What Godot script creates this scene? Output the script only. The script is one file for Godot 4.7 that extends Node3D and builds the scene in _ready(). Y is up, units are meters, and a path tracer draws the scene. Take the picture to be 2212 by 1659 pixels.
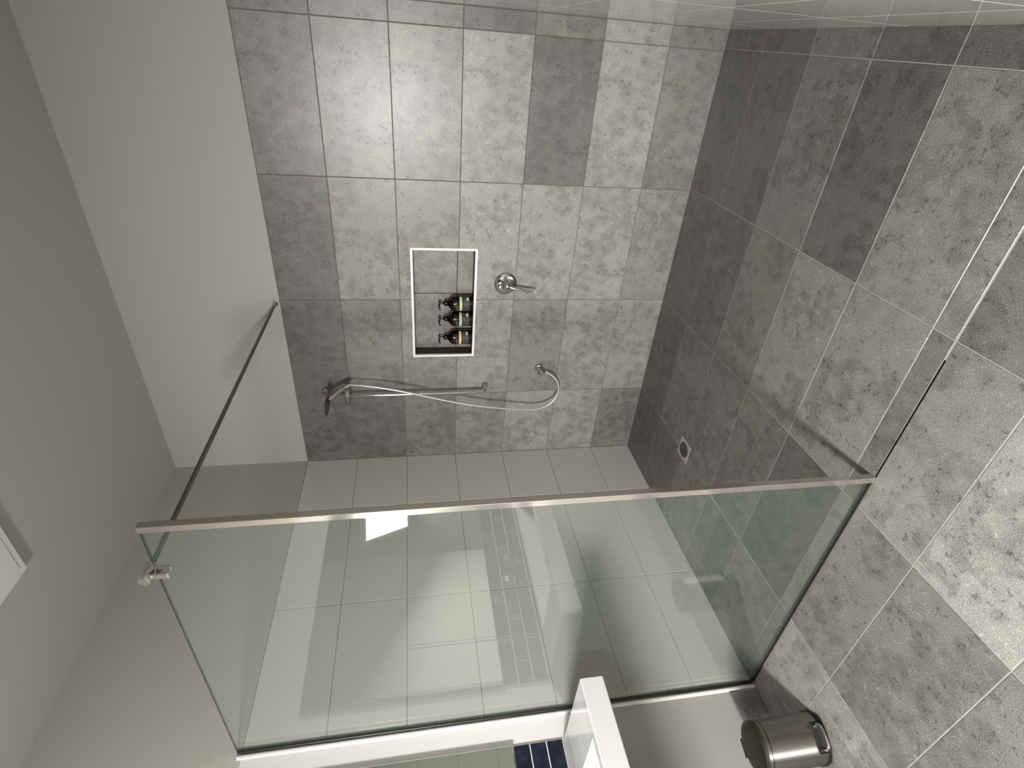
extends Node3D

const TW := 0.605      # tile module, long side
const TH := 0.3        # tile module, short side
const JOINT := 0.003
const CEIL := 2.79
const TOP := 2.053     # top of the wall tiles
const XR := 2.347      # right wall at the back corner
const RTURN := 0.0145  # the right wall is this much out of square
const ZF := 4.35        # end wall behind the photographer
const ZG := 1.59       # glass screen

# the end window's frosted sash, its tip and turn added to keep light off the upper walls
var AIMED_SASH := Transform3D(Basis(Vector3.UP, 0.65) * Basis(Vector3.RIGHT, -1.0), Vector3(1.53, 1.69, ZF - 0.27))

var M := {}
var stone := []
var cache := {}


func _ready() -> void:
	# ---- camera, sky, lights, exposure
	var cam := Camera3D.new()
	cam.name = "camera"
	cam.keep_aspect = Camera3D.KEEP_HEIGHT
	cam.fov = 71.26
	cam.near = 0.02
	cam.far = 50.0
	cam.transform = Transform3D(Basis(Vector3(0.073474, -0.984198, 0.161109), Vector3(0.835178, -0.027567, -0.549288), Vector3(0.545049, 0.174913, 0.819955)).orthonormalized(), Vector3(2.2616, 1.3883, 2.6172))
	add_child(cam)
	cam.current = true
	var env := Environment.new()
	env.background_mode = Environment.BG_COLOR
	env.background_color = Color(0, 0, 0)
	env.tonemap_mode = Environment.TONE_MAPPER_LINEAR
	env.tonemap_exposure = 1.1
	env.sdfgi_enabled = true
	env.ssao_enabled = true
	env.ssil_enabled = true
	var we := WorldEnvironment.new()
	we.name = "environment"
	we.environment = env
	add_child(we)
	var lamp := AreaLight3D.new()   # daylight through the small end window
	lamp.name = "window_daylight"
	lamp.area_size = Vector2(0.28, 0.62)
	lamp.area_normalize_energy = true
	lamp.light_color = Color(1.0, 0.995, 0.985)
	lamp.light_energy = 21.0
	lamp.area_range = 12.0
	lamp.shadow_enabled = true
	lamp.transform = AIMED_SASH * Transform3D(Basis(), Vector3(0, 0, -0.012))
	add_child(lamp)

	make_materials()
	make_stone()
	build_shell()
	build_screen()
	build_vanity()
	build_shower()
	build_bottles()
	build_bin()


# ------------------------------------------------------------------ helpers

func put(called: String, mesh: Mesh, mat: Material, parent: Node = null, kind := "") -> MeshInstance3D:
	var o := MeshInstance3D.new()
	o.name = called
	o.mesh = mesh
	o.material_override = null
	for i in mesh.get_surface_count():
		o.set_surface_override_material(i, mat)
	if kind:
		o.set_meta("kind", kind)
	(parent if parent else self).add_child(o, true)
	return o


func thing(called: String, label: String, category: String, at := Vector3.ZERO, group := "") -> Node3D:
	var o := Node3D.new()
	o.name = called
	o.position = at
	add_child(o, true)
	return tag(o, label, category, group)


func tag(o: Node3D, label: String, category: String, group := "") -> Node3D:
	o.set_meta("label", label)
	o.set_meta("category", category)
	if group:
		o.set_meta("group", group)
	return o


func start() -> SurfaceTool:
	var st := SurfaceTool.new()
	st.begin(Mesh.PRIMITIVE_TRIANGLES)
	return st


func tri(st: SurfaceTool, a: Vector3, b: Vector3, c: Vector3, out: Vector3) -> void:
	var n := (b - a).cross(c - a)
	if n.length_squared() < 1e-18:
		return
	var ps := [a, b, c]
	if n.dot(out) > 0.0:
		ps = [a, c, b]
	else:
		n = -n
	n = n.normalized()
	for p in ps:
		st.set_normal(n)
		st.set_uv(Vector2(p.x + p.z, p.y))
		st.add_vertex(p)


func quad(st: SurfaceTool, a: Vector3, b: Vector3, c: Vector3, d: Vector3, out: Vector3) -> void:
	tri(st, a, b, c, out)
	tri(st, a, c, d, out)


# box from lo to hi with chamfered edges
func box(st: SurfaceTool, lo: Vector3, hi: Vector3, r := 0.0) -> void:
	var mid := (lo + hi) / 2.0
	var h := (hi - lo) / 2.0
	r = minf(r, minf(h.x, minf(h.y, h.z)) * 0.95)
	for ax in 3:
		var b := (ax + 1) % 3
		var c := (ax + 2) % 3
		for s in [-1.0, 1.0]:
			var q := []
			for k in [[-1, -1], [1, -1], [1, 1], [-1, 1]]:
				var v := Vector3.ZERO
				v[ax] = s * h[ax]
				v[b] = k[0] * (h[b] - r)
				v[c] = k[1] * (h[c] - r)
				q.append(mid + v)
			var n := Vector3.ZERO
			n[ax] = s
			quad(st, q[0], q[1], q[2], q[3], n)
			if r <= 0.0:
				continue
			for s2 in [-1.0, 1.0]:   # edge between +-ax and +-b
				var n2 := Vector3.ZERO
				n2[ax] = s
				n2[b] = s2
				var e := []
				for k in [[0, -1], [0, 1], [1, 1], [1, -1]]:
					var v := Vector3.ZERO
					v[ax] = s * (h[ax] - (r if k[0] == 1 else 0.0))
					v[b] = s2 * (h[b] - (r if k[0] == 0 else 0.0))
					v[c] = k[1] * (h[c] - r)
					e.append(mid + v)
				quad(st, e[0], e[1], e[2], e[3], n2)
	if r > 0.0:
		for sx in [-1.0, 1.0]:
			for sy in [-1.0, 1.0]:
				for sz in [-1.0, 1.0]:
					var s := Vector3(sx, sy, sz)
					tri(st, mid + s * Vector3(h.x, h.y - r, h.z - r), mid + s * Vector3(h.x - r, h.y, h.z - r), mid + s * Vector3(h.x - r, h.y - r, h.z), s)


func box_mesh(lo: Vector3, hi: Vector3, r := 0.0) -> ArrayMesh:
	var st := start()
	box(st, lo, hi, r)
	return st.commit()


# turned shape round an axis through `at`; profile points are (radius, height along axis)
func lathe(st: SurfaceTool, at: Vector3, axis: Vector3, profile: Array, segs := 32, from := 0.0, to := TAU) -> void:
	axis = axis.normalized()
	var u := axis.cross(Vector3(0, 0, 1) if absf(axis.z) < 0.9 else Vector3(1, 0, 0)).normalized()
	var v := axis.cross(u)
	for i in profile.size() - 1:
		var p: Vector2 = profile[i]
		var q: Vector2 = profile[i + 1]
		var d := q - p
		if d.length() < 1e-7:
			continue
		var flat := Vector2(d.y, -d.x).normalized()
		var np := flat
		var nq := flat
		if i > 0 and (p - Vector2(profile[i - 1])).normalized().dot(d.normalized()) > 0.75:
			var e: Vector2 = p - profile[i - 1]
			np = (flat + Vector2(e.y, -e.x).normalized()).normalized()
		if i + 2 < profile.size() and (Vector2(profile[i + 2]) - q).normalized().dot(d.normalized()) > 0.75:
			var e: Vector2 = profile[i + 2] - q
			nq = (flat + Vector2(e.y, -e.x).normalized()).normalized()
		for k in segs:
			var a0 := from + (to - from) * k / segs
			var a1 := from + (to - from) * (k + 1) / segs
			var r0 := u * cos(a0) + v * sin(a0)
			var r1 := u * cos(a1) + v * sin(a1)
			var vs := [[at + r0 * p.x + axis * p.y, r0 * np.x + axis * np.y], [at + r1 * p.x + axis * p.y, r1 * np.x + axis * np.y], [at + r1 * q.x + axis * q.y, r1 * nq.x + axis * nq.y], [at + r0 * q.x + axis * q.y, r0 * nq.x + axis * nq.y]]
			smooth_tri(st, vs[0], vs[1], vs[2])
			smooth_tri(st, vs[0], vs[2], vs[3])


func smooth_tri(st: SurfaceTool, a: Array, b: Array, c: Array) -> void:  # corners: [place, normal, uv if any]
	var n: Vector3 = (b[0] - a[0]).cross(c[0] - a[0])
	if n.length_squared() < 1e-20:
		return
	var out: Vector3 = a[1] + b[1] + c[1]
	var ps := [a, c, b] if n.dot(out) > 0.0 else [a, b, c]
	for p in ps:
		st.set_normal(p[1].normalized())
		st.set_uv(p[2] if p.size() > 2 else Vector2.ZERO)
		st.add_vertex(p[0])


# round tube through points; radii may taper
func tube(st: SurfaceTool, pts: Array, r0: float, r1 := -1.0, segs := 14, caps := true) -> void:
	if r1 < 0.0:
		r1 = r0
	var n := pts.size()
	var rings := []
	var side := Vector3.ZERO
	for i in n:
		var t: Vector3 = (pts[mini(i + 1, n - 1)] - pts[maxi(i - 1, 0)]).normalized()
		if side == Vector3.ZERO:
			side = t.cross(Vector3(0, 1, 0) if absf(t.y) < 0.9 else Vector3(1, 0, 0)).normalized()
		side = (side - t * side.dot(t)).normalized()
		var up := t.cross(side)
		var ring := []
		var r := lerpf(r0, r1, float(i) / (n - 1))
		for k in segs:
			var a := TAU * k / segs
			var d := side * cos(a) + up * sin(a)
			ring.append([pts[i] + d * r, d])
		rings.append(ring)
	for i in n - 1:
		for k in segs:
			var k2 := (k + 1) % segs
			smooth_tri(st, rings[i][k], rings[i][k2], rings[i + 1][k2])
			smooth_tri(st, rings[i][k], rings[i + 1][k2], rings[i + 1][k])
	if caps:
		for e in [0, n - 1]:
			var t: Vector3 = (pts[1] - pts[0]) if e == 0 else (pts[n - 1] - pts[n - 2])
			for k in segs:
				tri(st, pts[e], rings[e][k][0], rings[e][(k + 1) % segs][0], -t if e == 0 else t)


func spline(pts: Array, steps := 6) -> Array:
	var out := []
	for i in pts.size() - 1:
		var a: Vector3 = pts[maxi(i - 1, 0)]
		var b: Vector3 = pts[i]
		var c: Vector3 = pts[i + 1]
		var d: Vector3 = pts[mini(i + 2, pts.size() - 1)]
		for k in steps:
			out.append(b.cubic_interpolate(c, a, d, float(k) / steps))
	out.append(pts[pts.size() - 1])
	return out


func mat(color: Color, rough := 0.5, metal := 0.0) -> StandardMaterial3D:
	var m := StandardMaterial3D.new()
	m.albedo_color = color
	m.roughness = rough
	m.metallic = metal
	return m


func noise(seed_: int, freq: float, kind := FastNoiseLite.TYPE_SIMPLEX_SMOOTH, oct := 4) -> FastNoiseLite:
	var n := FastNoiseLite.new()
	n.seed = seed_
	n.noise_type = kind
	n.frequency = freq
	n.fractal_octaves = oct
	return n


# ------------------------------------------------------------------ materials

func make_materials() -> void:
	M.paint = mat(Color(0.65, 0.64, 0.61), 0.75)
	var pn := NoiseTexture2D.new()
	pn.width = 512
	pn.height = 512
	pn.seamless = true
	pn.noise = noise(4, 0.09)
	M.paint.heightmap_enabled = true
	M.paint.heightmap_texture = pn
	M.paint.heightmap_scale = 0.03
	M.paint.uv1_triplanar = true
	M.paint.uv1_scale = Vector3(4, 4, 4)
	M.shaded_paint = mat(Color(0.55, 0.545, 0.525), 0.7)  # wall paint darkened: the shade under the basin is put into its colour
	M.end_paint = mat(Color(0.33, 0.33, 0.32), 0.8)  # unseen end wall darkened to cut bounced light and darken chrome reflections
	M.ceiling = mat(Color(0.69, 0.69, 0.675), 0.9)
	M.white_tile = mat(Color(0.735, 0.725, 0.71), 0.1)
	M.grout_white = mat(Color(0.5, 0.49, 0.45), 0.95)
	M.grout = mat(Color(0.46, 0.44, 0.40), 0.95)
	M.floor_grout = mat(Color(0.58, 0.565, 0.53), 0.95)
	M.silicone = mat(Color(0.03, 0.03, 0.028), 0.4)
	M.lining = mat(Color(0.15, 0.125, 0.105), 0.5)
	M.frame = mat(Color(0.97, 0.97, 0.96), 0.25)
	M.trim = mat(Color(0.79, 0.78, 0.775), 0.2)
	M.chrome = mat(Color(0.78, 0.78, 0.77), 0.06, 1.0)
	M.hose = mat(Color(0.93, 0.92, 0.9), 0.32, 0.85)
	M.bar = mat(Color(0.5, 0.49, 0.47), 0.12, 1.0)  # chrome darkened: the dark ceiling it reflects is put into the colour
	M.satin = mat(Color(0.84, 0.81, 0.785), 0.12, 0.92)
	M.dark_chrome = mat(Color(0.45, 0.45, 0.43), 0.2, 1.0)
	M.ceramic = mat(Color(0.775, 0.765, 0.765), 0.12)
	M.mirror = mat(Color(0.88, 0.92, 0.89), 0.0, 1.0)
	M.steel = mat(Color(0.57, 0.55, 0.535), 0.2, 1.0)
	M.steel.roughness = 0.36
	M.steel.anisotropy_enabled = true
	M.steel.anisotropy = -0.95
	M.lid = mat(Color(0.30, 0.28, 0.245), 0.35, 0.9)  # steel too, its dark ceiling reflection painted into the colour
	M.rubber = mat(Color(0.02, 0.02, 0.02), 0.5)
	M.bottle = mat(Color(0.035, 0.014, 0.008), 0.08)
	M.pump = mat(Color(0.02, 0.015, 0.015), 0.3)
	M.label_dark = mat(Color(0.27, 0.27, 0.28), 0.6)
	M.label_green = mat(Color(0.8, 0.86, 0.7), 0.6)
	M.label_cream = mat(Color(0.93, 0.8, 0.58), 0.6)
	M.label_white = mat(Color(0.92, 0.92, 0.88), 0.6)
	M.glass = mat(Color(0.31, 0.41, 0.35, 0.085), 0.0)
	M.glass.transparency = BaseMaterial3D.TRANSPARENCY_ALPHA
	M.glass_edge = mat(Color(0.08, 0.14, 0.11), 0.15)
	M.door = mat(Color(0.80, 0.77, 0.72), 0.4)
	M.leaf = mat(Color(0.5, 0.44, 0.37), 0.45)
	M.pane = mat(Color(0.9, 0.9, 0.9), 0.3)
	M.pane.emission_enabled = true
	M.pane.emission = Color(1.0, 0.995, 0.985)
	M.pane.emission_energy_multiplier = 6.0
	M.drain = mat(Color(0.3, 0.3, 0.29), 0.5, 0.3)
	M.vent = mat(Color(0.86, 0.86, 0.85), 0.5)
	var blue := Image.create(128, 64, false, Image.FORMAT_RGB8)
	var bi := noise(21, 0.03).get_image(128, 64, false, false, true)
	for y in 64:
		for x in 128:
			var t := bi.get_pixel(x, y).r
			blue.set_pixel(x, y, Color(0.045, 0.075, 0.13).lerp(Color(0.12, 0.15, 0.23), t * t))
	M.blue = mat(Color.WHITE, 0.18)
	M.blue.albedo_texture = ImageTexture.create_from_image(blue)
	M.blue.uv1_scale = Vector3(3, 3, 3)


# Six faces of grey stone-look porcelain, each in several tones, with low relief.
func make_stone() -> void:
	var w := 896
	var h := 448
	for s in 6:
		var big := noise(100 + s, 0.0018, FastNoiseLite.TYPE_SIMPLEX_SMOOTH, 5)
		big.domain_warp_enabled = true
		big.domain_warp_amplitude = 70.0
		big.domain_warp_frequency = 0.008
		var pa := big.get_image(w, h, false, false, true).get_data()
		var mid := noise(200 + s, 0.009, FastNoiseLite.TYPE_SIMPLEX_SMOOTH, 6)
		mid.domain_warp_enabled = true
		mid.domain_warp_amplitude = 30.0
		mid.domain_warp_frequency = 0.02
		var pb := mid.get_image(w, h, false, false, true).get_data()
		var rid := noise(300 + s, 0.012, FastNoiseLite.TYPE_SIMPLEX_SMOOTH, 4)
		rid.fractal_type = FastNoiseLite.FRACTAL_RIDGED
		rid.domain_warp_enabled = true
		rid.domain_warp_amplitude = 45.0
		rid.domain_warp_frequency = 0.02
		var pc := rid.get_image(w, h, false, false, true).get_data()
		var msk := noise(400 + s, 0.006, FastNoiseLite.TYPE_SIMPLEX_SMOOTH, 4).get_image(w, h, false, false, true).get_data()
		var fine := noise(500 + s, 0.12, FastNoiseLite.TYPE_SIMPLEX_SMOOTH, 4).get_image(w, h, false, false, true).get_data()
		var pit := noise(600 + s, 0.03, FastNoiseLite.TYPE_SIMPLEX_SMOOTH, 4)
		pit.domain_warp_enabled = true
		pit.domain_warp_amplitude = 30.0
		pit.domain_warp_frequency = 0.03
		var pp := pit.get_image(w, h, false, false, true).get_data()
		var rgb := PackedByteArray()
		rgb.resize(w * h * 3)
		var hgt := PackedByteArray()
		hgt.resize(w * h)
		for i in w * h:
			var a := pa[i] / 255.0
			var b := pb[i] / 255.0 - 0.5
			var m := msk[i] / 255.0
			var f := fine[i] / 255.0 - 0.5
			var step := smoothstep(0.47, 0.515, a + b * 0.3)           # layers of the cleft stone, with crisp edges
			var vein := smoothstep(0.80, 0.90, pc[i] / 255.0) * smoothstep(0.48, 0.58, m + b * 0.3)
			var dark := smoothstep(0.70, 0.76, pp[i] / 255.0) * smoothstep(0.50, 0.60, 1.0 - m - b * 0.4)
			var v := 0.445 + 0.032 * step + b * (0.045 + 0.075 * (1.0 - step)) + f * 0.21 + vein * 0.11 - dark * 0.1
			v = clampf(v, 0.1, 0.95)
			rgb[i * 3] = int(v * 255.0 + 0.5)
			rgb[i * 3 + 1] = int(v * (0.981 - 0.002 * step) * 255.0 + 0.5)
			rgb[i * 3 + 2] = int(v * (0.948 - 0.006 * (1.0 - step) + 0.015 * vein) * 255.0 + 0.5)
			hgt[i] = int(clampf(0.45 + step * 0.1 + b * 0.2 + f * 0.25 - dark * 0.3 + vein * 0.1, 0.0, 1.0) * 255.0)
		var ct := ImageTexture.create_from_image(Image.create_from_data(w, h, false, Image.FORMAT_RGB8, rgb))
		var ht := ImageTexture.create_from_image(Image.create_from_data(w, h, false, Image.FORMAT_L8, hgt))
		var tones := []
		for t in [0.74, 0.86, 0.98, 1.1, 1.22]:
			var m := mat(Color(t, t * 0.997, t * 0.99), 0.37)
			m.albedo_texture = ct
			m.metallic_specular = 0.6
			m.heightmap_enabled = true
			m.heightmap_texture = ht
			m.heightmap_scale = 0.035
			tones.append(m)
		stone.append(tones)


# ------------------------------------------------------------------ tiles

# A tile (or a tile with a piece cut away) as a prism: outline in its own plane, front at z = 0, arris eased.
func tile_mesh(poly: PackedVector2Array, origin: Vector2, flip: bool, thick := 0.009, ease := 0.0012) -> ArrayMesh:
	var key := "%s%s%s%s" % [poly, origin, flip, thick]
	if cache.has(key):
		return cache[key]
	if Geometry2D.is_polygon_clockwise(poly):
		poly.reverse()
	var n := poly.size()
	var inner := PackedVector2Array()
	for i in n:
		var p := poly[i]
		var d0 := (p - poly[(i + n - 1) % n]).normalized()
		var d1 := (poly[(i + 1) % n] - p).normalized()
		var n0 := Vector2(-d0.y, d0.x)
		var n1 := Vector2(-d1.y, d1.x)
		inner.append(p + (n0 + n1) / (1.0 + n0.dot(n1)) * ease)
	var st := start()
	var uv := func(p: Vector2) -> Vector2:
		var q := (p - origin) / Vector2(0.6, 0.3)
		return Vector2(1.0 - q.x, q.y) if flip else Vector2(q.x, 1.0 - q.y)
	var add := func(p: Vector2, z: float, nn: Vector3) -> void:
		st.set_uv(uv.call(p))
		st.set_normal(nn)
		st.add_vertex(Vector3(p.x, p.y, z))
	var ids := Geometry2D.triangulate_polygon(inner)
	for k in range(0, ids.size(), 3):
		var a := inner[ids[k]]
		var b := inner[ids[k + 1]]
		var c := inner[ids[k + 2]]
		var ps := [a, c, b] if (b - a).cross(c - a) > 0.0 else [a, b, c]
		for p in ps:
			add.call(p, 0.0, Vector3(0, 0, 1))
	for i in n:
		var j := (i + 1) % n
		var d := (poly[j] - poly[i]).normalized()
		var o := Vector3(d.y, -d.x, 0)
		var oe := (o + Vector3(0, 0, 1)).normalized()
		for q in [[inner[i], 0.0, inner[j], 0.0, poly[j], -ease, poly[i], -ease, oe], [poly[i], -ease, poly[j], -ease, poly[j], -thick, poly[i], -thick, o]]:
			# outline runs anticlockwise, so this order is clockwise from outside
			add.call(q[0], q[1], q[8])
			add.call(q[2], q[3], q[8])
			add.call(q[4], q[5], q[8])
			add.call(q[0], q[1], q[8])
			add.call(q[4], q[5], q[8])
			add.call(q[6], q[7], q[8])
	var m := st.commit()
	cache[key] = m
	return m


func rect(x0: float, y0: float, x1: float, y1: float) -> PackedVector2Array:
	return PackedVector2Array([Vector2(x0, y0), Vector2(x1, y0), Vector2(x1, y1), Vector2(x0, y1)])


# frame: the plane the tiles lie in. xs, ys: joint lines. pick(c, r) -> material
func lay(parent: Node3D, frame: Transform3D, xs: Array, ys: Array, pick: Callable, hole: PackedVector2Array = PackedVector2Array(), called := "tile", cut_left := false) -> void:
	for c in xs.size() - 1:
		for r in ys.size() - 1:
			var x0: float = xs[c] + JOINT / 2
			var x1: float = xs[c + 1] - JOINT / 2
			var y0: float = ys[r] + JOINT / 2
			var y1: float = ys[r + 1] - JOINT / 2
			var flip := (c * 7 + r * 5 + int(frame.origin.x * 10)) % 3 == 1
			var o := Vector2(x0, y0)
			var cell := rect(x0, y0, x1, y1)
			if hole.size():
				var left := Geometry2D.clip_polygons(cell, hole)
				if left.is_empty():
					continue
				cell = left[0]
			var base := PackedVector2Array()
			for p in cell:
				base.append(p - o)
			var m := put(called, tile_mesh(base, Vector2(x1 - x0 - 0.6 if cut_left and x1 - x0 < 0.55 else 0.0, 0), flip), pick.call(c, r), parent)
			m.transform = frame * Transform3D(Basis(), Vector3(x0, y0, 0))


# ------------------------------------------------------------------ the room

func build_shell() -> void:
	var D := 0.4677
	var xs := [0.0, D, D + 0.6, D + 1.2, D + 1.8, XR]
	var ys := [0.0, 0.2609, 0.5609, 0.8609, 1.1609, 1.4609, 1.7609, TOP]
	var back := put("wall_back", wall_back_mesh(), M.grout, null, "structure")
	# tone of every back wall tile, column by column from the left, from the floor up: own variation plus painted light falloff, dark at the top
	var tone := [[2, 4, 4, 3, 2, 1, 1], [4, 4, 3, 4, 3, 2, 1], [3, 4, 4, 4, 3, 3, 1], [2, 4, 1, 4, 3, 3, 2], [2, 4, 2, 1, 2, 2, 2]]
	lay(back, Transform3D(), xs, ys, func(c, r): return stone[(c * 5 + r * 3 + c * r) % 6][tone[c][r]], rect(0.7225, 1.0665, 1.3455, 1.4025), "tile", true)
	put("painted_band", box_mesh(Vector3(-0.1, TOP + 0.002, -0.1), Vector3(2.6, CEIL + 0.1, 0.0)), M.paint, back)
	# niche
	var st := start()
	var d := -0.088
	quad(st, Vector3(0.733, 1.0755, 0), Vector3(1.339, 1.0755, 0), Vector3(1.339, 1.0755, d), Vector3(0.733, 1.0755, d), Vector3.UP)
	quad(st, Vector3(0.733, 1.394, 0), Vector3(1.339, 1.394, 0), Vector3(1.339, 1.394, d), Vector3(0.733, 1.394, d), Vector3.DOWN)
	quad(st, Vector3(0.733, 1.0755, 0), Vector3(0.733, 1.394, 0), Vector3(0.733, 1.394, d), Vector3(0.733, 1.0755, d), Vector3.RIGHT)
	quad(st, Vector3(1.339, 1.0755, 0), Vector3(1.339, 1.394, 0), Vector3(1.339, 1.394, d), Vector3(1.339, 1.0755, d), Vector3.LEFT)
	quad(st, Vector3(0.733, 1.0755, d), Vector3(1.339, 1.0755, d), Vector3(1.339, 1.394, d), Vector3(0.733, 1.394, d), Vector3.BACK)
	var niche := put("niche", st.commit(), M.lining, back)
	lay(niche, Transform3D(Basis(), Vector3(0, 0, -0.08)), [0.733, 1.068, 1.339], [1.0755, 1.1609, 1.394], func(c, r): return stone[(c + r * 2) % 6][3])
	var f := start()
	for e in [[0.7215, 1.0655, 1.3465, 1.0775], [0.7215, 1.3915, 1.3465, 1.4035], [0.7215, 1.0775, 0.7335, 1.3915], [1.3345, 1.0775, 1.3465, 1.3915]]:
		box(f, Vector3(e[0], e[1], -0.012), Vector3(e[2], e[3], 0.0035), 0.001)
	put("niche_frame", f.commit(), M.frame, niche)

	# left wall: white tiles inside the shower, paint beyond the screen and above the tiles
	var left := put("wall_left", box_mesh(Vector3(-0.12, -0.1, -0.12), Vector3(-0.0016, CEIL + 0.1, ZF + 0.1)), M.grout_white, null, "structure")
	var lf := Transform3D(Basis(Vector3(0, 0, -1), Vector3(0, 1, 0), Vector3(1, 0, 0)), Vector3.ZERO)
	lay(left, lf, [-ZG + 0.004, -1.0153, -0.4103, 0.0], ys, func(_c, _r): return M.white_tile)
	put("painted_band", box_mesh(Vector3(-0.1, TOP + 0.001, 0.0), Vector3(0.0, CEIL + 0.1, ZF)), M.paint, left)
	put("white_panel", box_mesh(Vector3(-0.1, 0.80, 1.618), Vector3(0.0, TOP, ZF)), M.trim, left)
	put("painted_panel", box_mesh(Vector3(-0.1, 0.0, 1.618), Vector3(0.0, 0.80, ZF)), M.shaded_paint, left)  # darker colour stands in for the shadow of the basin
	var tr := start()
	tube(tr, [Vector3(0.0, 0.0, 1.611), Vector3(0.0, TOP + 0.014, 1.611)], 0.0085)
	put("tile_trim", tr.commit(), M.trim, left)
	for k in 4:
		put("skirting_tile", tile_mesh(rect(0, 0, 0.597, 0.122), Vector2.ZERO, false), stone[k % 6][1], left).transform = lf * Transform3D(Basis(), Vector3(-1.623 - 0.6 * (k + 1), 0.002, 0.009))
	# blue splashback
	for r in 3:
		for k in 6:
			var z0 := 1.705 + 0.2 * k - (0.1 if r % 2 == 1 else 0.0)
			var a := maxf(z0, 1.705)
			var b := minf(z0 + 0.2, 2.8)
			if b - a < 0.02:
				continue
			var y := 0.874 + r * 0.0645
			put("blue_tile", tile_mesh(rect(0, 0, b - a - 0.004, 0.0605), Vector2(0.05 * k, 0.03 * r), false), M.blue, left).transform = lf * Transform3D(Basis(), Vector3(-b + 0.002, y + 0.002, 0.008))
	put("splashback_grout", box_mesh(Vector3(-0.02, 0.874, 1.706), Vector3(0.0065, 1.0675, 2.8)), M.trim, left)

	# right wall: glossy white tiles up to the door frame
	var rt := Transform3D(Basis(Vector3.UP, RTURN), Vector3(XR, 0, 0))
	var right := put("wall_right", box_mesh(Vector3(0.0016, -0.1, -0.12), Vector3(0.12, CEIL + 0.1, ZF + 0.1)), M.grout_white, null, "structure")
	right.transform = rt
	var rf := Transform3D(Basis(Vector3(0, 0, 1), Vector3(0, 1, 0), Vector3(-1, 0, 0)), Vector3.ZERO)
	lay(right, rf, [0.0, 0.4103, 1.0153, 1.6153, 1.85], ys, func(_c, _r): return M.white_tile)
	put("painted_band", box_mesh(Vector3(0.0, TOP + 0.001, 0.0), Vector3(0.1, CEIL + 0.1, ZF)), M.paint, right)
	put("painted_panel", box_mesh(Vector3(0.0, 0.0, 2.79), Vector3(0.1, TOP + 0.001, ZF)), M.paint, right)
	var door := put("door_1", box_mesh(Vector3(-0.004, 0.012, 1.922), Vector3(0.034, 2.04, 2.718), 0.002), M.leaf, null, "structure")
	door.transform = rt
	var arch := start()
	box(arch, Vector3(-0.016, 0.0, 1.853), Vector3(0.01, 2.10, 1.918), 0.004)
	box(arch, Vector3(-0.016, 0.0, 2.722), Vector3(0.01, 2.10, 2.787), 0.004)
	box(arch, Vector3(-0.016, 2.043, 1.918), Vector3(0.01, 2.10, 2.722), 0.004)
	put("trim_1", arch.commit(), M.door, null, "structure").transform = rt

	# floor
	var fl := put("floor", box_mesh(Vector3(-0.12, -0.12, -0.12), Vector3(2.6, -0.0016, ZF + 0.12)), M.floor_grout, null, "structure")
	var ff := Transform3D(Basis(Vector3(1, 0, 0), Vector3(0, 0, -1), Vector3(0, 1, 0)), Vector3.ZERO)
	var zs := [0.0, 0.307, 0.614, 0.917, 1.216, 1.523, 1.5955]
	var zs2 := [1.5985, 1.829, 2.134, 2.44, 2.745, 3.05, 3.355, 3.66, 3.965, ZF]
	var ftone := [[0, 0, 1, 0, 1, 1], [0, 1, 1, 1, 0, 2], [0, 0, 1, 2, 2, 1], [0, 0, 1, 0, 2, 2], [0, 0, 1, 0, 0, 1]]  # shower floor tones: own variation, lowered to paint in weak light
	var fx := [0.0, 0.465, 1.07, 1.677, 2.278, 2.41]
	var neg := func(a: Array) -> Array:
		var o := []
		for i in a.size():
			o.append(-a[a.size() - 1 - i])
		return o
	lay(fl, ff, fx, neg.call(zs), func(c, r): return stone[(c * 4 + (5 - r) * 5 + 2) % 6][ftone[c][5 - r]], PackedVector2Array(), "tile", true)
	lay(fl, ff, fx, neg.call(zs2), func(c, r): return stone[(c * 3 + r * 5 + 1) % 6][[2, 1, 2, 1, 3, 0, 2, 1][(c * 3 + r * 2) % 8]], PackedVector2Array(), "tile", true)
	put("movement_joint", box_mesh(Vector3(1.198, -0.006, 1.595), Vector3(1.62, -0.0004, 1.599)), M.silicone, fl)
	# drain
	var dr := thing("floor_drain", "small round dark floor waste in a pale square surround on the shower floor", "drain", Vector3(0.485, 0.0, 0.622))
	put("surround", box_mesh(Vector3(-0.055, -0.004, -0.055), Vector3(0.055, 0.0015, 0.055), 0.001), M.floor_grout, dr)
	var g := start()
	lathe(g, Vector3(0, 0.0015, 0), Vector3.UP, [Vector2(0.041, 0.0), Vector2(0.041, 0.002), Vector2(0.036, 0.002), Vector2(0.036, 0.0005), Vector2(0.0, 0.0005)], 32)
	for k in 6:
		var x := -0.03 + 0.012 * k
		var hl := sqrt(0.037 * 0.037 - x * x)
		box(g, Vector3(x - 0.0025, 0.0015, -hl), Vector3(x + 0.0025, 0.0035, hl))
	put("grate", g.commit(), M.drain, dr)

	# ceiling, end wall with its small window
	put("ceiling", box_mesh(Vector3(-0.12, CEIL, -0.12), Vector3(2.6, CEIL + 0.12, ZF + 0.12)), M.ceiling, null, "structure")
	var fw := start()
	for e in [[-0.1, -0.1, 1.38, 2.85], [1.68, -0.1, 2.6, 2.85], [1.38, -0.1, 1.68, 1.375], [1.38, 1.965, 1.68, 2.85]]:
		box(fw, Vector3(e[0], e[1], ZF), Vector3(e[2], e[3], ZF + 0.12))
	put("wall_front", fw.commit(), M.end_paint, null, "structure")
	var win := put("window_1", box_mesh(Vector3(-0.14, -0.31, 0.0), Vector3(0.14, 0.31, 0.012)), M.pane, null, "structure")
	win.transform = AIMED_SASH  # invented tilt, there to aim the light down and left
	var sf := start()
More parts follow.
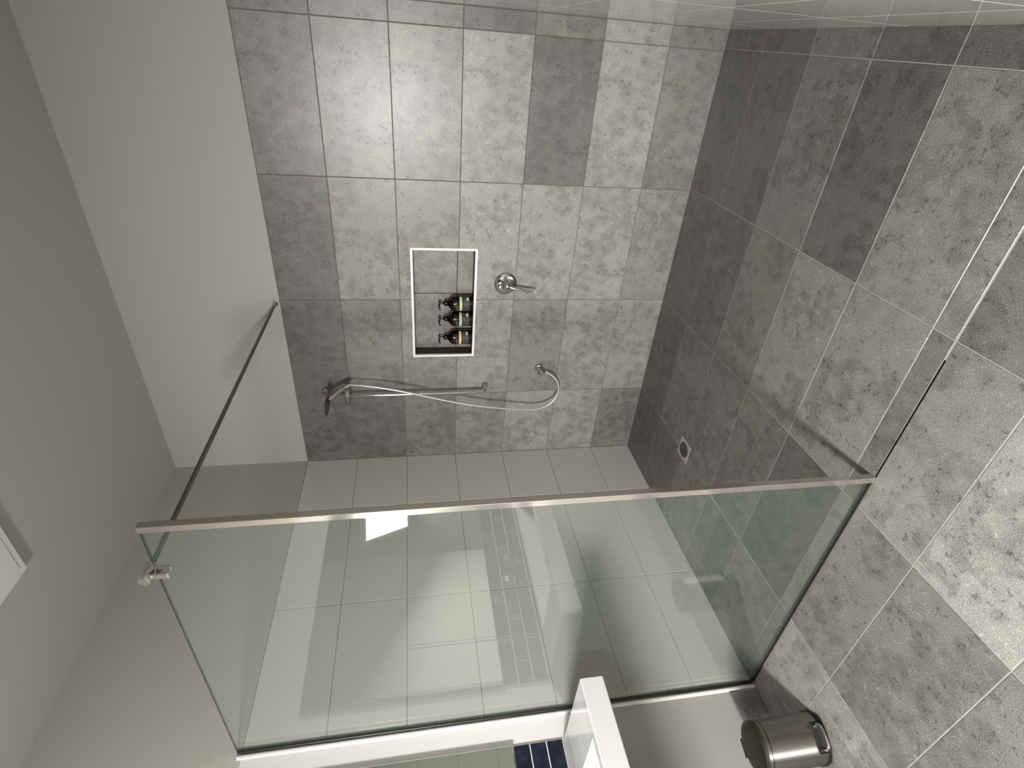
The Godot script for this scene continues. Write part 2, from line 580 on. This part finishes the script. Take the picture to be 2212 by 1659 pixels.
	for e in [[-0.175, -0.345, -0.14, 0.345], [0.14, -0.345, 0.175, 0.345], [-0.14, -0.345, 0.14, -0.31], [-0.14, 0.31, 0.14, 0.345]]:
		box(sf, Vector3(e[0], e[1], -0.008), Vector3(e[2], e[3], 0.03), 0.003)
	put("aimed_sash_frame", sf.commit(), M.door, win)
	var wf := start()
	for e in [[1.32, 1.315, 1.38, 2.025], [1.68, 1.315, 1.74, 2.025], [1.38, 1.315, 1.68, 1.375], [1.38, 1.965, 1.68, 2.025]]:
		box(wf, Vector3(e[0], e[1], ZF - 0.02), Vector3(e[2], e[3], ZF + 0.1), 0.003)
	put("trim_2", wf.commit(), M.door, null, "structure")

	# extractor on the ceiling
	var vent := thing("ceiling_vent", "white square extractor grille standing proud of the grey ceiling", "vent", Vector3(0.561, CEIL, 1.144))
	put("neck", box_mesh(Vector3(0.03, -0.019, 0.03), Vector3(0.27, 0, 0.27)), M.rubber, vent)
	put("cover", box_mesh(Vector3(0, -0.03, 0), Vector3(0.3, -0.018, 0.3), 0.003), M.vent, vent)
	put("grille", box_mesh(Vector3(0.03, -0.034, 0.03), Vector3(0.27, -0.0295, 0.27), 0.002), M.vent, vent)


func wall_back_mesh() -> ArrayMesh:
	var st := start()
	for e in [[-0.12, -0.1, 0.728, CEIL + 0.1], [1.341, -0.1, 2.6, CEIL + 0.1], [0.728, -0.1, 1.341, 1.071], [0.728, 1.398, 1.341, CEIL + 0.1]]:
		box(st, Vector3(e[0], e[1], -0.12), Vector3(e[2], e[3], -0.0022))
	box(st, Vector3(0.728, 1.071, -0.12), Vector3(1.341, 1.398, -0.09))
	return st.commit()


# ------------------------------------------------------------------ glass screen

func build_screen() -> void:
	var s := thing("shower_screen", "clear green-tinted glass shower screen with a polished metal edge channel", "shower screen", Vector3(0, 0, ZG))
	put("glass_pane", box_mesh(Vector3(0.006, 0.006, -0.004), Vector3(1.1764, 2.067, 0.004)), M.glass, s)
	put("top_edge", box_mesh(Vector3(0.006, 2.0672, -0.004), Vector3(1.1764, 2.069, 0.004)), M.glass_edge, s)
	var e := start()
	box(e, Vector3(1.1765, 0.002, -0.011), Vector3(1.197, 2.07, 0.0095), 0.001)
	put("edge_channel", e.commit(), M.satin, s)
	put("wall_seal", box_mesh(Vector3(0.001, 0.002, -0.0055), Vector3(0.0058, 2.068, 0.0075), 0.0015), M.silicone, s)
	put("floor_seal", box_mesh(Vector3(0.012, 0.0005, -0.006), Vector3(1.1764, 0.0058, 0.0095), 0.001), M.silicone, s)

	var b := thing("support_bar", "slim chrome stabiliser bar running from the back wall to the glass top", "support bar", Vector3(1.03, 2.08, 0))
	var st := start()
	tube(st, [Vector3(0.015, -0.003, 0.004), Vector3(-0.012, 0.012, ZG + 0.02)], 0.0075, -1.0, 18)
	put("bar", st.commit(), M.bar, b)
	var fl := start()
	lathe(fl, Vector3(0.015, -0.003, 0.0005), Vector3(0, 0, 1), [Vector2(0, 0), Vector2(0.016, 0), Vector2(0.016, 0.006), Vector2(0.012, 0.012), Vector2(0.009, 0.03), Vector2(0.0, 0.03)], 24)
	put("wall_flange", fl.commit(), M.chrome, b)
	var cl := start()
	lathe(cl, Vector3(-0.012, 0.012, ZG - 0.028), Vector3(0, 0, 1), [Vector2(0, 0), Vector2(0.0125, 0), Vector2(0.014, 0.002), Vector2(0.014, 0.054), Vector2(0.0125, 0.056), Vector2(0, 0.056)], 24)
	put("end_cap", cl.commit(), M.satin, b)
	var cj := start()
	box(cj, Vector3(-0.022, -0.042, ZG + 0.0055), Vector3(-0.002, 0.0, ZG + 0.016), 0.003)
	box(cj, Vector3(-0.022, -0.042, ZG - 0.016), Vector3(-0.002, 0.0, ZG - 0.0055), 0.003)
	put("glass_clamp", cj.commit(), M.satin, b)


# ------------------------------------------------------------------ vanity side

func build_vanity() -> void:
	var y0 := 0.79
	var y1 := 0.872
	var z0 := 1.712
	var z1 := 2.78
	var xf := 0.455
	var b := thing("wall_basin", "thick white wall-hung basin slab with a square-edged bowl beside the screen", "basin", Vector3(0.001, 0, 0))
	var st := start()
	# bowl opening
	var bx0 := 0.1
	var bx1 := 0.42
	var bz0 := 1.885
	var bz1 := 2.62
	var yb := 0.785
	# rim pieces
	box(st, Vector3(bx1, y0, z0), Vector3(xf, y1, z1), 0.0035)
	box(st, Vector3(0.0, y0, z0), Vector3(bx0, y1, z1), 0.002)
	quad(st, Vector3(bx0 - 0.005, y1, z0 + 0.0035), Vector3(bx1 + 0.005, y1, z0 + 0.0035), Vector3(bx1 + 0.005, y1, bz0), Vector3(bx0 - 0.005, y1, bz0), Vector3.UP)
	quad(st, Vector3(bx0 - 0.005, y1, z1 - 0.0035), Vector3(bx1 + 0.005, y1, z1 - 0.0035), Vector3(bx1 + 0.005, y1, bz1), Vector3(bx0 - 0.005, y1, bz1), Vector3.UP)
	quad(st, Vector3(bx0 - 0.005, y1, z0 + 0.0035), Vector3(bx1 + 0.005, y1, z0 + 0.0035), Vector3(bx1 + 0.005, y1 - 0.0035, z0), Vector3(bx0 - 0.005, y1 - 0.0035, z0), Vector3(0, 1, -1))
	quad(st, Vector3(bx0 - 0.005, y0, z0), Vector3(bx1 + 0.005, y0, z0), Vector3(bx1 + 0.005, y1 - 0.0035, z0), Vector3(bx0 - 0.005, y1 - 0.0035, z0), Vector3(0, 0, -1))
	quad(st, Vector3(bx0, y0, z1), Vector3(bx1, y0, z1), Vector3(bx1, y1, z1), Vector3(bx0, y1, z1), Vector3(0, 0, 1))
	quad(st, Vector3(bx0 - 0.005, y0, z0), Vector3(bx1 + 0.005, y0, z0), Vector3(bx1 + 0.005, y0, z1), Vector3(bx0 - 0.005, y0, z1), Vector3.DOWN)
	put("slab", st.commit(), M.ceramic, b)
	var bw := start()
	var yd := y0 + 0.006
	var i := 0.02
	var lo := [Vector3(bx0 + i, yd, bz0 + i), Vector3(bx1 - i, yd, bz0 + i), Vector3(bx1 - i, yd, bz1 - i), Vector3(bx0 + i, yd, bz1 - i)]
	var up := [Vector3(bx0, y1, bz0), Vector3(bx1, y1, bz0), Vector3(bx1, y1, bz1), Vector3(bx0, y1, bz1)]
	quad(bw, lo[0], lo[1], lo[2], lo[3], Vector3.UP)
	for k in 4:
		var j := (k + 1) % 4
		quad(bw, up[k], up[j], lo[j], lo[k], Vector3((bx0 + bx1) / 2, 1.2, (bz0 + bz1) / 2) - (up[k] + up[j]) / 2)
	put("bowl", bw.commit(), M.ceramic, b)
	var dr := start()
	lathe(dr, Vector3(0.26, yd, 2.22), Vector3.UP, [Vector2(0.03, 0), Vector2(0.03, 0.003), Vector2(0.024, 0.004), Vector2(0.0, 0.004)], 24)
	put("waste", dr.commit(), M.dark_chrome, b)

	var t := thing("basin_mixer", "chrome wall mixer and spout above the white basin, on the navy tiles", "tap", Vector3(0.0085, 0.96, 2.2))
	var sp := start()
	tube(sp, spline([Vector3(0.0, 0, 0), Vector3(0.06, 0.0, 0), Vector3(0.13, -0.002, 0), Vector3(0.15, -0.012, 0), Vector3(0.152, -0.03, 0)]), 0.011)
	lathe(sp, Vector3.ZERO, Vector3.RIGHT, [Vector2(0.027, 0), Vector2(0.027, 0.006), Vector2(0.012, 0.01)], 24)
	put("spout", sp.commit(), M.chrome, t)
	var hd := start()
	lathe(hd, Vector3(0, 0, 0.11), Vector3.RIGHT, [Vector2(0.027, 0), Vector2(0.027, 0.006), Vector2(0.021, 0.01), Vector2(0.021, 0.05), Vector2(0.0, 0.053)], 24)
	tube(hd, [Vector3(0.04, 0, 0.11), Vector3(0.055, 0.07, 0.11)], 0.006, 0.004)
	put("handle", hd.commit(), M.chrome, t)

	# mirror cabinet doors above the splashback
	var c := thing("mirror_cabinet", "frameless mirror panels on the wall above the navy splashback tiles", "mirror", Vector3(0.0, 1.069, 1.707))
	put("backing", box_mesh(Vector3(0.0005, 0.001, 0.001), Vector3(0.014, 0.80, 1.15)), M.trim, c)
	for e in [[0.0, 0.197], [0.199, 0.772], [0.774, 1.152]]:
		put("mirror_panel", box_mesh(Vector3(0.0145, 0.0, e[0]), Vector3(0.0195, 0.802, e[1]), 0.0035), M.mirror, c)


# ------------------------------------------------------------------ shower fittings

func build_shower() -> void:
	# mixer
	var m := thing("shower_mixer", "round chrome shower mixer with a lever hanging below the recessed niche", "shower mixer", Vector3(1.161, 0.913, 0.0))
	var p := start()
	lathe(p, Vector3(0, 0, 0.0005), Vector3(0, 0, 1), [Vector2(0.0605, 0), Vector2(0.0605, 0.003), Vector2(0.057, 0.007), Vector2(0.046, 0.012), Vector2(0.030, 0.016), Vector2(0.0, 0.017)], 48)
	put("cover_plate", p.commit(), M.chrome, m)
	var k := start()
	lathe(k, Vector3(0, 0, 0.012), Vector3(0, 0, 1), [Vector2(0.027, 0), Vector2(0.027, 0.02), Vector2(0.026, 0.03), Vector2(0.022, 0.04), Vector2(0.014, 0.047), Vector2(0.0, 0.05)], 36)
	put("knob", k.commit(), M.chrome, m)
	var l := start()
	tube(l, [Vector3(0, -0.004, 0.045), Vector3(-0.005, -0.04, 0.055), Vector3(-0.014, -0.09, 0.06), Vector3(-0.02, -0.143, 0.062)], 0.0105, 0.0058, 18)
	put("lever", l.commit(), M.chrome, m)
	var tip := start()
	lathe(tip, Vector3(-0.02, -0.142, 0.062), Vector3(-0.1, -1, 0.03), [Vector2(0.0, 0.0), Vector2(0.0062, 0.0), Vector2(0.0062, 0.007), Vector2(0.004, 0.0105), Vector2(0, 0.0115)], 16)
	put("lever_tip", tip.commit(), M.trim, m)

	# rail
	var r := thing("shower_rail", "vertical chrome slide rail on the grey tiles near the white corner", "shower rail", Vector3(0.518, 0.0, 0.0))
	var a := start()
	tube(a, spline([Vector3(0.0, 1.894, 0.012), Vector3(0.0, 1.894, 0.04), Vector3(-0.001, 1.885, 0.056), Vector3(-0.002, 1.86, 0.062), Vector3(-0.004, 1.45, 0.062), Vector3(-0.004, 1.05, 0.062), Vector3(-0.002, 1.012, 0.058), Vector3(0.003, 0.998, 0.045), Vector3(0.006, 0.994, 0.012)], 8), 0.0105, -1.0, 20)
	put("rail", a.commit(), M.chrome, r)
	for q in [[0.0, 1.894], [0.006, 0.994]]:
		var br := start()
		lathe(br, Vector3(q[0], q[1], 0.0005), Vector3(0, 0, 1), [Vector2(0.021, 0), Vector2(0.021, 0.004), Vector2(0.019, 0.012), Vector2(0.013, 0.02), Vector2(0.0, 0.02)], 28)
		put("wall_bracket", br.commit(), M.chrome, r)
	var sl := start()
	lathe(sl, Vector3(-0.055, 1.772, 0.064), Vector3(1, -0.05, 0.2), [Vector2(0, 0), Vector2(0.014, 0.0), Vector2(0.016, 0.004), Vector2(0.016, 0.03), Vector2(0.019, 0.034), Vector2(0.019, 0.085), Vector2(0.015, 0.09), Vector2(0.015, 0.12), Vector2(0, 0.12)], 24)
	put("slider", sl.commit(), M.chrome, r)

	# hand shower in the slider
	var h := thing("hand_shower", "chrome hand shower with a round head held at the top of the rail", "hand shower", Vector3.ZERO)
	var hn := start()
	tube(hn, spline([Vector3(0.612, 1.745, 0.098), Vector3(0.606, 1.77, 0.112), Vector3(0.592, 1.81, 0.145), Vector3(0.574, 1.85, 0.18)]), 0.0115, 0.013, 18)
	put("handle", hn.commit(), M.chrome, h)
	var hd := start()
	lathe(hd, Vector3(0.557, 1.876, 0.205), Vector3(-0.03, -0.98, 0.13), [Vector2(0, -0.002), Vector2(0.02, -0.001), Vector2(0.045, 0.004), Vector2(0.058, 0.012), Vector2(0.06, 0.018), Vector2(0.056, 0.021), Vector2(0.0, 0.021)], 36)
	var head := put("shower_head", hd.commit(), M.chrome, h)
	var fc := start()
	lathe(fc, Vector3(0.557, 1.876, 0.205), Vector3(-0.03, -0.98, 0.13), [Vector2(0.05, 0.0212), Vector2(0.05, 0.0225), Vector2(0, 0.0225)], 36)
	put("spray_face", fc.commit(), M.dark_chrome, head)

	# hose
	var pts := [Vector3(0.612, 1.745, 0.098), Vector3(0.608, 1.662, 0.11), Vector3(0.596, 1.564, 0.12), Vector3(0.571, 1.441, 0.13), Vector3(0.525, 1.289, 0.13), Vector3(0.483, 1.133, 0.13), Vector3(0.45, 0.971, 0.13), Vector3(0.422, 0.803, 0.12), Vector3(0.41, 0.703, 0.11), Vector3(0.424, 0.631, 0.1), Vector3(0.462, 0.585, 0.09), Vector3(0.515, 0.564, 0.08), Vector3(0.564, 0.57, 0.07), Vector3(0.601, 0.595, 0.06), Vector3(0.622, 0.628, 0.052), Vector3(0.632, 0.652, 0.048)]
	var ho := start()
	tube(ho, spline(pts, 8), 0.0054, -1.0, 12)
	var hose := put("shower_hose", ho.commit(), M.hose)
	tag(hose, "thin chrome shower hose looping from the hand shower to the wall elbow", "hose")

	var o := thing("wall_elbow", "small chrome hose outlet elbow low on the grey tiled wall", "hose outlet", Vector3(0.634, 0.68, 0.0))
	var e := start()
	lathe(e, Vector3(0, 0, 0.0005), Vector3(0, 0, 1), [Vector2(0.025, 0), Vector2(0.025, 0.004), Vector2(0.022, 0.009), Vector2(0.013, 0.012), Vector2(0.013, 0.03), Vector2(0.017, 0.034), Vector2(0.017, 0.056), Vector2(0.014, 0.062), Vector2(0, 0.063)], 28)
	put("outlet", e.commit(), M.chrome, o)
	var nu := start()
	tube(nu, [Vector3(0, 0.002, 0.046), Vector3(-0.002, -0.029, 0.047)], 0.0105, 0.0085, 16)
	put("hose_nut", nu.commit(), M.dark_chrome, o)


# ------------------------------------------------------------------ bottles in the niche

func build_bottles() -> void:
	var spec := [[1.029, "dark pump bottle with pale green label at the row's end farthest from the cream-labelled one", M.label_green, -0.040], [0.938, "dark pump bottle with pale green label in the middle of the row of three", M.label_green, -0.038], [0.824, "dark pump bottle with cream label, set a little apart near the niche's shaded side", M.label_cream, -0.040]]
	for s in spec:
		var b := thing("pump_bottle", s[1], "bottle", Vector3(s[0], 1.0755, s[3]), "dark pump bottles in the niche")
		var st := start()
		var R := 0.0415
		lathe(st, Vector3.ZERO, Vector3.UP, [Vector2(0, 0.0005), Vector2(R - 0.004, 0.0005), Vector2(R - 0.001, 0.002), Vector2(R, 0.006), Vector2(R, 0.105), Vector2(R - 0.001, 0.111), Vector2(R - 0.006, 0.118), Vector2(0.022, 0.131), Vector2(0.014, 0.136), Vector2(0.012, 0.14), Vector2(0, 0.14)], 40)
		put("body", st.commit(), M.bottle, b)
		var c := start()
		lathe(c, Vector3.ZERO, Vector3.UP, [Vector2(0.0145, 0.1385), Vector2(0.0155, 0.14), Vector2(0.0155, 0.152), Vector2(0.012, 0.157), Vector2(0.006, 0.16), Vector2(0.005, 0.163), Vector2(0.005, 0.176), Vector2(0.011, 0.178), Vector2(0.011, 0.186), Vector2(0.0, 0.189)], 24)
		tube(c, spline([Vector3(0, 0.183, 0), Vector3(-0.02, 0.184, 0.002), Vector3(-0.033, 0.181, 0.003), Vector3(-0.04, 0.175, 0.004)]), 0.0045, 0.0035)
		put("pump", c.commit(), M.pump, b)
		var panel: Node3D
		# labels wrap part of the body; angles measured round the axis, facing the room
		for e in [["label_band", 0.062, 0.076, s[2], 0.0, 1.35, 0.0003], ["label_panel", 0.080, 0.094, M.label_dark, -0.5, 0.6, 0.0003], ["label_panel", 0.022, 0.058, M.label_dark, 0.0, 1.3, 0.0003], ["label_mark", 0.029, 0.037, M.label_white, 0.95, 0.24, 0.0007]]:
			var lb := start()
			var a: float = e[4]
			curved(lb, R + e[6], e[1], e[2], a - e[5], a + e[5])
			panel = put(e[0], lb.commit(), e[3], panel if e[0] == "label_mark" else b)


# a thin sheet round the y axis; angle 0 faces the room (+z), positive towards +x
func curved(st: SurfaceTool, r: float, y0: float, y1: float, a0: float, a1: float) -> void:
	var n := 14
	for k in n:
		var p := a0 + (a1 - a0) * k / n
		var q := a0 + (a1 - a0) * (k + 1) / n
		var u := Vector3(sin(p), 0, cos(p))
		var v := Vector3(sin(q), 0, cos(q))
		smooth_tri(st, [u * r + Vector3.UP * y0, u], [v * r + Vector3.UP * y0, v], [v * r + Vector3.UP * y1, v])
		smooth_tri(st, [u * r + Vector3.UP * y0, u], [v * r + Vector3.UP * y1, v], [u * r + Vector3.UP * y1, u])


# ------------------------------------------------------------------ pedal bin

func super_ring(hx: float, hz: float, y: float, n := 96, e := 2.2) -> Array:
	var out := []
	for k in n:
		var a := TAU * k / n
		var c := cos(a)
		var s := sin(a)
		out.append(Vector3(signf(c) * pow(absf(c), 2.0 / e) * hx, y, signf(s) * pow(absf(s), 2.0 / e) * hz))
	return out


# walls through rounded-square rings given as [half x, half z, y]
func rings(st: SurfaceTool, spec: Array, close_top := true) -> void:
	var rs := []
	for s in spec:
		rs.append(super_ring(s[0], s[1], s[2]))
	var n: int = rs[0].size()
	for i in rs.size() - 1:
		for k in n:
			var j := (k + 1) % n
			var out: Vector3 = rs[i][k] + rs[i + 1][k]
			var dy: float = rs[i + 1][k].y - rs[i][k].y
			var dr: float = Vector2(rs[i + 1][k].x, rs[i + 1][k].z).length() - Vector2(rs[i][k].x, rs[i][k].z).length()
			var vs := []
			for q in [[i, k], [i, j], [i + 1, j], [i + 1, k]]:
				var c: Vector3 = rs[q[0]][(q[1] + 1) % n] - rs[q[0]][(q[1] + n - 1) % n]
				var flat := Vector3(c.z, 0, -c.x).normalized()
				if flat.dot(Vector3(rs[q[0]][q[1]].x, 0, rs[q[0]][q[1]].z)) < 0:
					flat = -flat
				vs.append([rs[q[0]][q[1]], (flat * dy + Vector3.UP * -dr).normalized(), Vector2(float(k + (1 if q[1] == j else 0)) / n, rs[q[0]][q[1]].y)])
			smooth_tri(st, vs[0], vs[1], vs[2])
			smooth_tri(st, vs[0], vs[2], vs[3])
	if close_top:
		var top: Array = rs[rs.size() - 1]
		for k in n:
			tri(st, Vector3(0, top[0].y, 0), top[k], top[(k + 1) % n], Vector3.UP)


func build_bin() -> void:
	var b := thing("pedal_bin", "small brushed steel pedal bin, dark reflection painted on its lid, on the floor under the basin", "bin", Vector3(0.212, 0.0, 1.905))
	b.rotation.y = -0.36   # local +x faces the room
	var hx := 0.075
	var hz := 0.083
	var base := start()
	rings(base, [[hx + 0.001, hz + 0.001, 0.001], [hx + 0.003, hz + 0.003, 0.003], [hx + 0.003, hz + 0.003, 0.013], [hx - 0.003, hz - 0.003, 0.016]])
	put("base_ring", base.commit(), M.rubber, b)
	var body := start()
	rings(body, [[hx, hz, 0.0145], [hx, hz, 0.222], [hx - 0.004, hz - 0.004, 0.2235]])
	put("body", body.commit(), M.steel, b)
	var rim := start()
	rings(rim, [[hx - 0.003, hz - 0.003, 0.2232], [hx - 0.003, hz - 0.003, 0.2262]])
	put("lid_gap", rim.commit(), M.rubber, b)
	var lid := start()
	rings(lid, [[hx + 0.0005, hz + 0.0005, 0.2264], [hx + 0.0005, hz + 0.0005, 0.2385]], false)
	put("lid_band", lid.commit(), M.steel, b)
	var top := start()
	rings(top, [[hx + 0.0005, hz + 0.0005, 0.2386], [hx - 0.001, hz - 0.001, 0.2445], [hx - 0.006, hz - 0.006, 0.249], [hx - 0.015, hz - 0.015, 0.252], [hx - 0.04, hz - 0.04, 0.2535]])
	var cover := put("lid", top.commit(), M.lid, b)
	put("hinge_slot", box_mesh(Vector3(-hx - 0.004, 0.236, -0.03), Vector3(-hx + 0.012, 0.2495, 0.03), 0.002), M.rubber, cover)
	var pd := start()
	box(pd, Vector3(hx - 0.004, 0.018, -0.048), Vector3(hx + 0.0015, 0.055, 0.048), 0.004)
	put("pedal_opening", pd.commit(), M.rubber, b)
	var pad := start()
	tube(pad, spline([Vector3(hx, 0.036, -0.034), Vector3(hx + 0.016, 0.034, -0.037), Vector3(hx + 0.027, 0.031, -0.028), Vector3(hx + 0.03, 0.03, 0.0), Vector3(hx + 0.027, 0.031, 0.028), Vector3(hx + 0.016, 0.034, 0.037), Vector3(hx, 0.036, 0.034)]), 0.0055, -1.0, 14)
	box(pad, Vector3(hx + 0.001, 0.031, -0.034), Vector3(hx + 0.026, 0.035, 0.034), 0.0015)
	put("pedal", pad.commit(), M.chrome, b)
